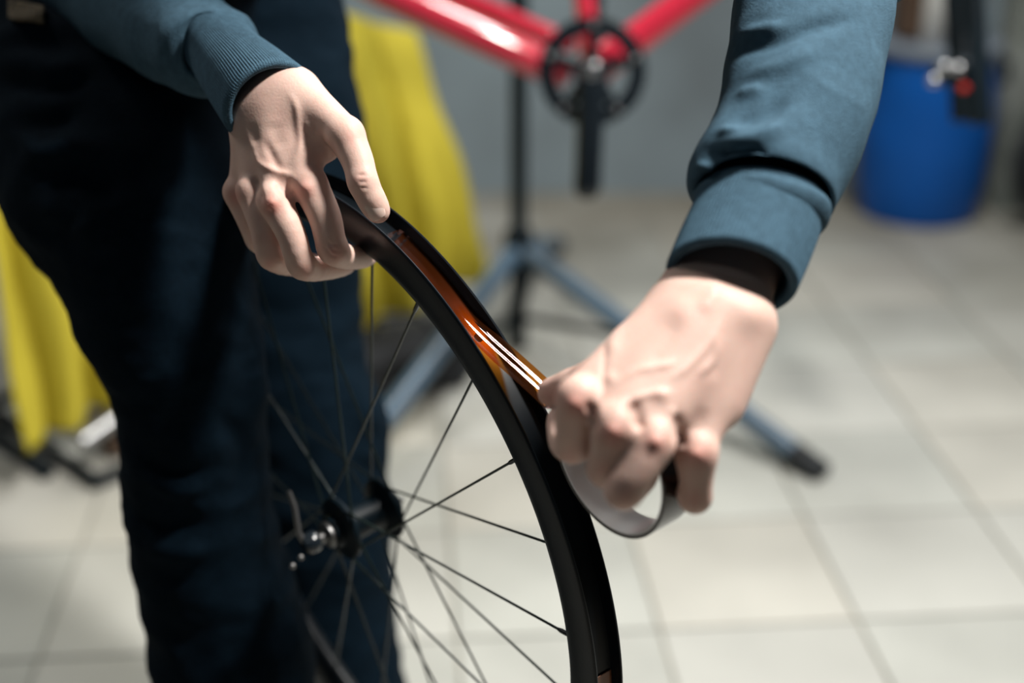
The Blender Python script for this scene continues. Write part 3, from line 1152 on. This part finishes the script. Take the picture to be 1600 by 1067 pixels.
V = smooth_v(V, F, 3)
c2 = lambda pts: crop(pts, 800, 380, 2.2239)
V = sculpt(V, F, [
    (c2([(315, 580), (400, 550), (480, 525), (560, 520)]), 6.5, .0013),
    (c2([(335, 510), (430, 445), (520, 425), (580, 410)]), 6.5, .0012),
    (c2([(540, 480), (610, 430), (690, 340), (740, 240)]), 7.0, .0012),
    (c2([(560, 560), (558, 600), (550, 650)]), 5.0, .0012),
    (c2([(640, 470), (700, 400), (720, 300)]), 6.5, .0018),
    (c2([(325, 330), (320, 420), (320, 500)]), 5.0, -.0012),
    (c2([(340, 470)]), 10.0, .0016),
    (c2([(520, 530)]), 11.0, .0018),
    (c2([(415, 540), (450, 660)]), 9.0, -.0042),
    (c2([(572, 580), (590, 720)]), 9.0, -.0046),
    (c2([(270, 540), (285, 660)]), 8.0, -.0042),
    (c2([(700, 430), (660, 620)]), 12.0, .0014),
    (c2([(370, 250), (340, 400)]), 10.0, .0016),
    (c2([(590, 240), (470, 450)]), 16.0, -.0012),
    (c2([(650, 250), (690, 190), (720, 120)]), 11.0, .0014),
    (c2([(840, 250)]), 26.0, .0024),
    (c2([(580, 225)]), 30.0, .0022),
    (c2([(215, 560)]), 11.0, .0020),
    (c2([(350, 655)]), 11.0, .0022),
    (c2([(500, 690)]), 10.0, .0020),
    (c2([(640, 735)]), 10.0, .0018),
])
red = redness(V, [(*c2([p])[0], r, a) for p, r, a in (((220, 560), 22, .6), ((350, 665), 20, .7), ((500, 695), 18, .55), ((650, 740), 20, .55), ((130, 530), 20, .45), ((320, 790), 16, .3), ((390, 880), 18, .3), ((640, 890), 16, .3), ((200, 740), 16, .3))])
add_body(V, F, red)

# trunk, arms and head under the clothes (arms run into the cuffs)
S_R, S_L = np.array((-.36, 1.34, 1.41)), np.array((.02, 1.26, 1.44))
E_R, E_L = W3(118, -98, 1.365), W3(1330, -110, 1.10)
HIP = np.array((-.40, 1.60, 1.03))
CH = np.array((-.16, 1.28, 1.40))
NECK = np.array((-.10, 1.12, 1.53))
HEAD = np.array((-.07, 1.02, 1.60))
H = Sdf((-.75, .75, .70), (.50, 1.85, 1.85), .010)
H.cone(HIP, HIP * .45 + CH * .55, .11, .12, .05)
H.cone(HIP * .45 + CH * .55, CH, .13, .14, .05)
H.cone(CH, S_R, .12, .06, .05)
H.cone(CH, S_L, .12, .06, .05)
H.cone(CH, NECK, .075, .055, .04)
H.cone(NECK, HEAD, .055, .06, .03)
H.cone(HEAD + np.array((0, .02, .02)), HEAD + np.array((.01, -.03, .01)), .088, .078, .03)
H.cone(HEAD + np.array((.01, -.05, -.04)), HEAD + np.array((.01, -.045, -.075)), .055, .038, .03)
H.cone(HEAD + np.array((.015, -.115, -.015)), HEAD + np.array((.015, -.118, -.045)), .010, .014, .012)
for s_ in (-1, 1):
    q = HEAD + np.array((s_ * .088, .0, -.015))
    H.cone(q, q + np.array((0, .01, .03)), .012, .012, .008)
for sh, el, wr in ((S_R, E_R, W3(340, 80, 1.163)), (S_L, E_L, W3(1180, 330, .975))):
    H.cone(sh, el, .047, .040, .03)
    H.cone(el, wr, .034, .021, .02)
V, F = H.mesh()
add_body(V, F, np.zeros(len(V)))
bm_ = mesh('body', np.concatenate(BV), np.concatenate(BF), M['skin'])
ra_ = bm_.data.attributes.new('redness', 'FLOAT', 'POINT')
ra_.data.foreach_set('value', np.concatenate(BR).astype(np.float32))
body = keep(bm_, person)
# hair
H = Sdf(HEAD - .16, HEAD + .16, .007)
H.cone(HEAD + np.array((0, .03, .035)), HEAD + np.array((.005, -.01, .045)), .092, .082, .02)
V, F = H.mesh()
keep(mesh('hair', V, F, M['hair']), person)


def nail(center, axis, dorsal, R, wd, ln):
    a = Vector(axis).normalized()
    n = Vector(dorsal)
    n = (n - a * n.dot(a)).normalized()
    s = a.cross(n)
    v, f = [], []
    nu, nv = 12, 12
    for i in range(nu + 1):
        u = i / nu * 2 - 1
        for j in range(nv + 1):
            w_ = j / nv * 2 - 1
            # rounded outline
            wu = wd * (1 - .10 * u * u) * math.sqrt(max(0, 1 - .55 * abs(u) ** 5))
            ph = w_ * wu / R
            rr = R - .00022 * abs(w_) ** 6 - .0012 * max(0, u) ** 3 - .0004 * max(0, -u - .6)
            v.append(Vector(center) + a * (u * ln) + (s * math.sin(ph) + n * math.cos(ph)) * rr)
    for i in range(nu):
        for j in range(nv):
            q = i * (nv + 1) + j
            f.append((q, q + 1, q + nv + 2, q + nv + 1))
    o = mesh('fingernail', v, f, M['nail'])
    o.modifiers.new('thickness', 'SOLIDIFY').thickness = .0005
    o.parent = body
    o.matrix_parent_inverse = (Matrix.Translation(Vector(person.location))).inverted() @ Matrix.Translation(Vector((0, 0, 0)))
    o.matrix_parent_inverse = Matrix.Identity(4)
    return o


t0, t1 = at(575, 300, 1.0555), at(593, 335, 1.0625)
nail(at(584.5, 323, 1.0583), t1 - t0, -FWD + Vector((-.05, 0, .1)), .0106, .0074, .0085)
t0, t1 = at(893, 604, .948), at(858, 614, .964)
nail(at(863, 612, .963), t1 - t0, UPV * .8 - FWD * .5, .0092, .0058, .0070)


# ------------------------------------------------------------------ clothes as lofts
def loft(sections, nseg, nlen, depth=1.0):
    """sections: (left pixel, right pixel, z [, depth factor]); returns V, F, ring parameter arrays"""
    C, A_, K = [], [], []
    for s in sections:
        l, r = W3(*s[0], s[2]), W3(*s[1], s[2])
        C.append((l + r) / 2)
        A_.append((r - l) / 2)
        K.append(s[3] if len(s) > 3 else depth)
    C, A_, K = np.array(C), np.array(A_), np.array(K)
    n = len(C)
    t = np.linspace(0, n - 1, nlen)

    def cr_(X):
        X = np.array(X, float)
        Q = np.concatenate([[2 * X[0] - X[1]], X, [2 * X[-1] - X[-2]]])
        i = np.minimum(t.astype(int), n - 2)
        u = (t - i)
        u = u[:, None] if X.ndim > 1 else u
        p0, p1, p2, p3 = Q[i], Q[i + 1], Q[i + 2], Q[i + 3]
        return .5 * (2 * p1 + (p2 - p0) * u + (2 * p0 - 5 * p1 + 4 * p2 - p3) * u**2 + (3 * p1 - p0 - 3 * p2 + p3) * u**3)
    c, a, kk = cr_(C), cr_(A_), cr_(K)
    T = np.gradient(c, axis=0)
    T /= np.linalg.norm(T, axis=1)[:, None]
    b = np.cross(a, T)
    b = b / np.linalg.norm(b, axis=1)[:, None] * (np.linalg.norm(a, axis=1) * kk)[:, None]
    th = np.linspace(0, 2 * PI, nseg, endpoint=False)
    V = c[:, None] + np.cos(th)[None, :, None] * a[:, None] + np.sin(th)[None, :, None] * b[:, None]
    V = V.reshape(-1, 3)
    i, j = np.meshgrid(np.arange(nlen - 1), np.arange(nseg), indexing='ij')
    j2 = (j + 1) % nseg
    F = np.stack([i * nseg + j, i * nseg + j2, (i + 1) * nseg + j2, (i + 1) * nseg + j], -1).reshape(-1, 4)
    N_ = normals(V, F)
    if (N_ * (V - np.repeat(c, nseg, 0))).sum() < 0:
        F = F[:, ::-1]
    return V, F, np.repeat(t, nseg), np.tile(th, nlen)


def crumple(V, F, am, sc, seed=0.0, aniso=(1, 1, 1)):
    N_ = normals(V, F)
    d = np.empty(len(V))
    for i, p in enumerate(V):
        q = Vector((p[0] * sc * aniso[0], p[1] * sc * aniso[1], p[2] * sc * aniso[2] + seed))
        r = 1 - abs(noise.noise(q)) * 2
        d[i] = r * .7 + noise.noise(q * 2.3) * .35
    return V + N_ * (d * am)[:, None]


def close_ends(V, F, nseg):
    return V, F


# trousers: the leg in front of the wheel and the leg behind it
near_leg = [((60, -260), (420, -200), 1.56, .8), ((-40, -100), (410, -90), 1.49, .8), ((-45, 0), (392, 10), 1.43, .8), ((-28, 150), (384, 160), 1.37, .85), ((2, 305), (392, 300), 1.325, .9), ((40, 385), (395, 400), 1.31, .92),
            ((102, 462), (398, 480), 1.30, .95), ((150, 560), (405, 560), 1.305, 1), ((190, 645), (414, 640), 1.315, 1), ((196, 740), (416, 735), 1.335, 1), ((203, 815), (424, 810), 1.35, 1),
            ((225, 930), (458, 925), 1.37, .95), ((246, 1067), (492, 1060), 1.39, .9), ((275, 1250), (490, 1250), 1.44, .95), ((310, 1420), (460, 1420), 1.48, 1), ((322, 1510), (468, 1510), 1.50, 1.1)]
far_leg = [((180, -240), (500, -240), 1.66, .8), ((200, -100), (515, -100), 1.645, .8), ((240, 0), (531, 0), 1.64, .85), ((270, 100), (548, 100), 1.64, .85), ((295, 190), (566, 190), 1.64, .85), ((300, 300), (566, 300), 1.65, .85), ((305, 420), (562, 420), 1.66, .85),
           ((325, 560), (566, 560), 1.67, .88), ((365, 650), (600, 650), 1.675, .9), ((385, 770), (606, 770), 1.68, .9), ((400, 860), (609, 860), 1.69, .9), ((420, 960), (614, 960), 1.70, .9),
           ((438, 1067), (631, 1067), 1.71, .9), ((465, 1250), (650, 1250), 1.735, .95), ((490, 1380), (655, 1380), 1.755, 1), ((500, 1440), (660, 1440), 1.765, 1.1)]
tv_, tf_ = [], []
nv_ = 0
for secs, sd in ((near_leg, 0), (far_leg, 7)):
    V, F, tt_, th_ = loft(secs, 120, 260)
    V = crumple(V, F, .0055, 10, sd, (1, 1, 1.8))
    V = crumple(V, F, .0022, 26, sd + 3, (1, 1, 1.6))
    if sd == 0:
        V = sculpt(V, F, [
            ([(-40, 75), (20, 55), (65, 42), (110, 40)], 15, .012),
            ([(-40, 95), (40, 98), (90, 112), (140, 100)], 14, .012),
            ([(-40, 130), (60, 135), (140, 120)], 15, -.012),
            ([(-40, 175), (40, 215), (60, 240), (110, 228), (160, 215)], 15, .011),
            ([(0, 200), (70, 195), (130, 175)], 14, -.009),
            ([(60, 290), (130, 270), (180, 330)], 20, -.008),
            ([(120, 330), (180, 400)], 26, .010),
            ([(200, 700), (260, 742), (330, 735)], 12, -.007),
            ([(210, 720), (270, 765), (340, 755)], 12, .007),
            ([(200, 800), (260, 825), (320, 800)], 14, -.006),
            ([(215, 850), (280, 870), (330, 850)], 14, .006),
            ([(380, 470), (405, 560), (400, 680)], 14, .008),
            ([(330, 640), (380, 700), (370, 800)], 16, -.006)])
    else:
        V = sculpt(V, F, [([(520, 560), (570, 640), (600, 690)], 20, .010), ([(540, 720), (600, 740)], 12, -.007), ([(520, 900), (590, 880)], 14, .006), ([(540, 50), (560, 150)], 14, .008)])
    V = smooth_v(V, F, 1)
    tv_.append(V)
    tf_.append(F + nv_)
    nv_ += len(V)
keep(mesh('trousers', np.concatenate(tv_), np.concatenate(tf_), M['trouser']), person)
# woven label at the hip
V0, F0 = [], []
TV = np.concatenate(tv_)
TP, TZ = to_px(TV)
for i in range(13):
    for j in range(7):
        lx, ly = 12 + 56 * i / 12, -2 + 30 * j / 6 + 10 * i / 12
        near_ = np.hypot(TP[:, 0] - lx, TP[:, 1] - ly) < 14
        p = at(lx, ly, float(TZ[near_].min()) - .003)
        V0.append(p)
for i in range(12):
    for j in range(6):
        a = i * 7 + j
        F0.append((a, a + 1, a + 8, a + 7))
lb = mesh('woven_label', V0, F0, M['woven'])
lb.modifiers.new('thickness', 'SOLIDIFY').thickness = .0015
keep(lb, person)
# shoes
for (px, py) in ((395, 1545), (585, 1470)):
    g = at_height(px, py, .0)
    H = Sdf(np.array(g) + (-.09, -.26, -.02), np.array(g) + (.09, .14, .14), .006)
    G = np.array(g)
    H.cone(G + (0, .06, .045), G + (0, -.08, .042), .038, .036, .02)
    H.cone(G + (0, -.08, .038), G + (.01, -.17, .032), .038, .030, .02)
    H.cone(G + (0, .03, .05), G + (0, .03, .105), .040, .040, .02)
    z = H.lo[2] + H.h * np.arange(H.n[2])
    H.D = np.maximum(H.D, (.002 - z)[None, None, :].astype(np.float32))
    V, F = H.mesh()
    sh = keep(mesh('shoe', V, F, M['shoe']), person)
    so = MB().tube([g + Vector((0, .10, .009)), g + Vector((0, .06, .009)), g + Vector((0, -.08, .009)), g + Vector((.01, -.17, .009)), g + Vector((.01, -.20, .009))], [.02, .040, .040, .032, .012], 24, flat=((0, 0, 1), .22))
    so.build('sole', M['rubber']).parent = sh

# sweatshirt: trunk and upper arms, then the two forearm sleeves, then ribbed cuffs
H = Sdf((-.80, .85, .80), (.55, 1.85, 1.75), .011)
H.cone(HIP, HIP * .45 + CH * .55, .135, .15, .06)
H.cone(HIP * .45 + CH * .55, CH, .15, .16, .06)
H.cone(CH, S_R, .14, .082, .06)
H.cone(CH, S_L, .14, .082, .06)
H.cone(S_R, E_R, .076, .064, .04)
H.cone(S_L, E_L, .076, .064, .04)
H.cone(CH, NECK * .7 + CH * .3, .10, .075, .04)
V, F = H.mesh()
V = crumple(V, F, .006, 11, 5)
sv, sf = [V], [F]
ns_ = len(V)
left_sleeve = [((1245, -215), (1455, -130), 1.125, .9), ((1190, -110), (1425, -70), 1.075, .9), ((1150, 0), (1398, 0), 1.035, .9), ((1142, 65), (1388, 72), 1.012, .9), ((1130, 130), (1372, 150), .990, .9), ((1116, 190), (1350, 222), .972, .92),
               ((1086, 240), (1326, 278), .957, .95), ((1077, 272), (1307, 312), .946, .97), ((1086, 292), (1297, 330), .941, .95), ((1100, 290), (1285, 326), .941, .92)]
V, F, tt_, th_ = loft(left_sleeve, 150, 200)
V = crumple(V, F, .0030, 14, 9)
V = sculpt(V, F, [
    ([(1120, 285), (1160, 262), (1200, 258), (1250, 275), (1300, 300)], 9, -.006),
    ([(1085, 255), (1110, 262), (1150, 268)], 5, .006),
    ([(1100, 235), (1150, 245), (1200, 235)], 10, -.007),
    ([(1120, 225), (1180, 215), (1230, 190)], 11, .005),
    ([(1130, 190), (1190, 180), (1240, 150)], 12, -.006),
    ([(1150, 125), (1230, 100), (1290, 70)], 12, .004),
    ([(1140, 90), (1200, 70), (1280, 40), (1340, 30)], 10, -.005),
    ([(1150, 55), (1230, 40)], 9, .005),
    ([(1150, 150), (1200, 140)], 10, .005),
    ([(1120, 205), (1160, 203)], 8, .004)])
V = smooth_v(V, F, 4)
sv.append(V)
sf.append(F + ns_)
ns_ += len(V)
right_sleeve = [((60, 20), (215, -175), 1.345, .9), ((130, 62), (270, -90), 1.285, .9), ((200, 98), (333, -12), 1.215, .9), ((243, 118), (368, 18), 1.183, .92), ((270, 126), (393, 38), 1.164, .95), ((292, 118), (394, 50), 1.155, .92), ((300, 112), (384, 56), 1.153, .88)]
V, F, tt_, th_ = loft(right_sleeve, 150, 160)
V = crumple(V, F, .0028, 16, 14)
c6 = lambda pts: crop(pts, 260, 0, 4.85)
V = sculpt(V, F, [(c6([(270, 90), (200, 230), (180, 330)]), 8, -.004), (c6([(220, 330), (270, 440)]), 5, .004), (c6([(270, 340), (310, 400)]), 4, -.005), (c6([(400, 60), (330, 250)]), 14, .003)])
sv.append(V)
sf.append(F + ns_)
sweat = keep(mesh('sweatshirt', np.concatenate(sv), np.concatenate(sf), M['sweat']), person)


def cuff(sections, ribs, am):
    V, F, t, th = loft(sections, ribs * 6, 60)
    N_ = normals(V, F)
    edge = np.clip(np.minimum(t, t.max() - t) / .12, 0, 1)
    # ribs plus a rolled hem
    d = am * (.5 + .5 * np.cos(th * ribs)) * edge - .0022 * (1 - edge)**2
    V = V + N_ * d[:, None]
    n = ribs * 6
    # folded-in lining
    inner = V[-n:] - N_[-n:] * .0042
    c0 = V[-n:].mean(0)
    ax_ = V[-3 * n:-2 * n].mean(0) - c0
    ax_ /= np.linalg.norm(ax_)
    rows_ = [inner + ax_ * .001, inner + ax_ * .012 - N_[-n:] * .001, inner + ax_ * .05 - N_[-n:] * .001]
    b = len(V)
    V = np.concatenate([V] + rows_)
    j = np.arange(n)
    j2 = (j + 1) % n
    flip = None
    ex_ = [np.stack([r0 + j, r0 + j2, r1 + j2, r1 + j], -1) for r0, r1 in ((b - n, b), (b, b + n), (b + n, b + 2 * n))]
    # keep the winding of the loft
    if not np.array_equal(np.sort(F[0]), F[0]) and F[0][0] > F[0][-1]:
        ex_ = [e[:, ::-1] for e in ex_]
    o = mesh('cuff', V, np.concatenate([F] + ex_), M['sweat'])
    o.parent = sweat
    return o


cuff([((1094, 288), (1292, 326), .944, .92), ((1083, 318), (1281, 362), .937, .95), ((1060, 368), (1260, 418), .922, .97), ((1042, 411), (1240, 464), .909, 1.0)], 92, .0005)
cuff([((288, 98), (382, 30), 1.166, 1.0), ((300, 108), (390, 44), 1.156, 1.0), ((312, 128), (408, 62), 1.143, .95), ((335, 167), (444, 87), 1.12, .97), ((365, 214), (480, 113), 1.096, .98)], 104, .0007)
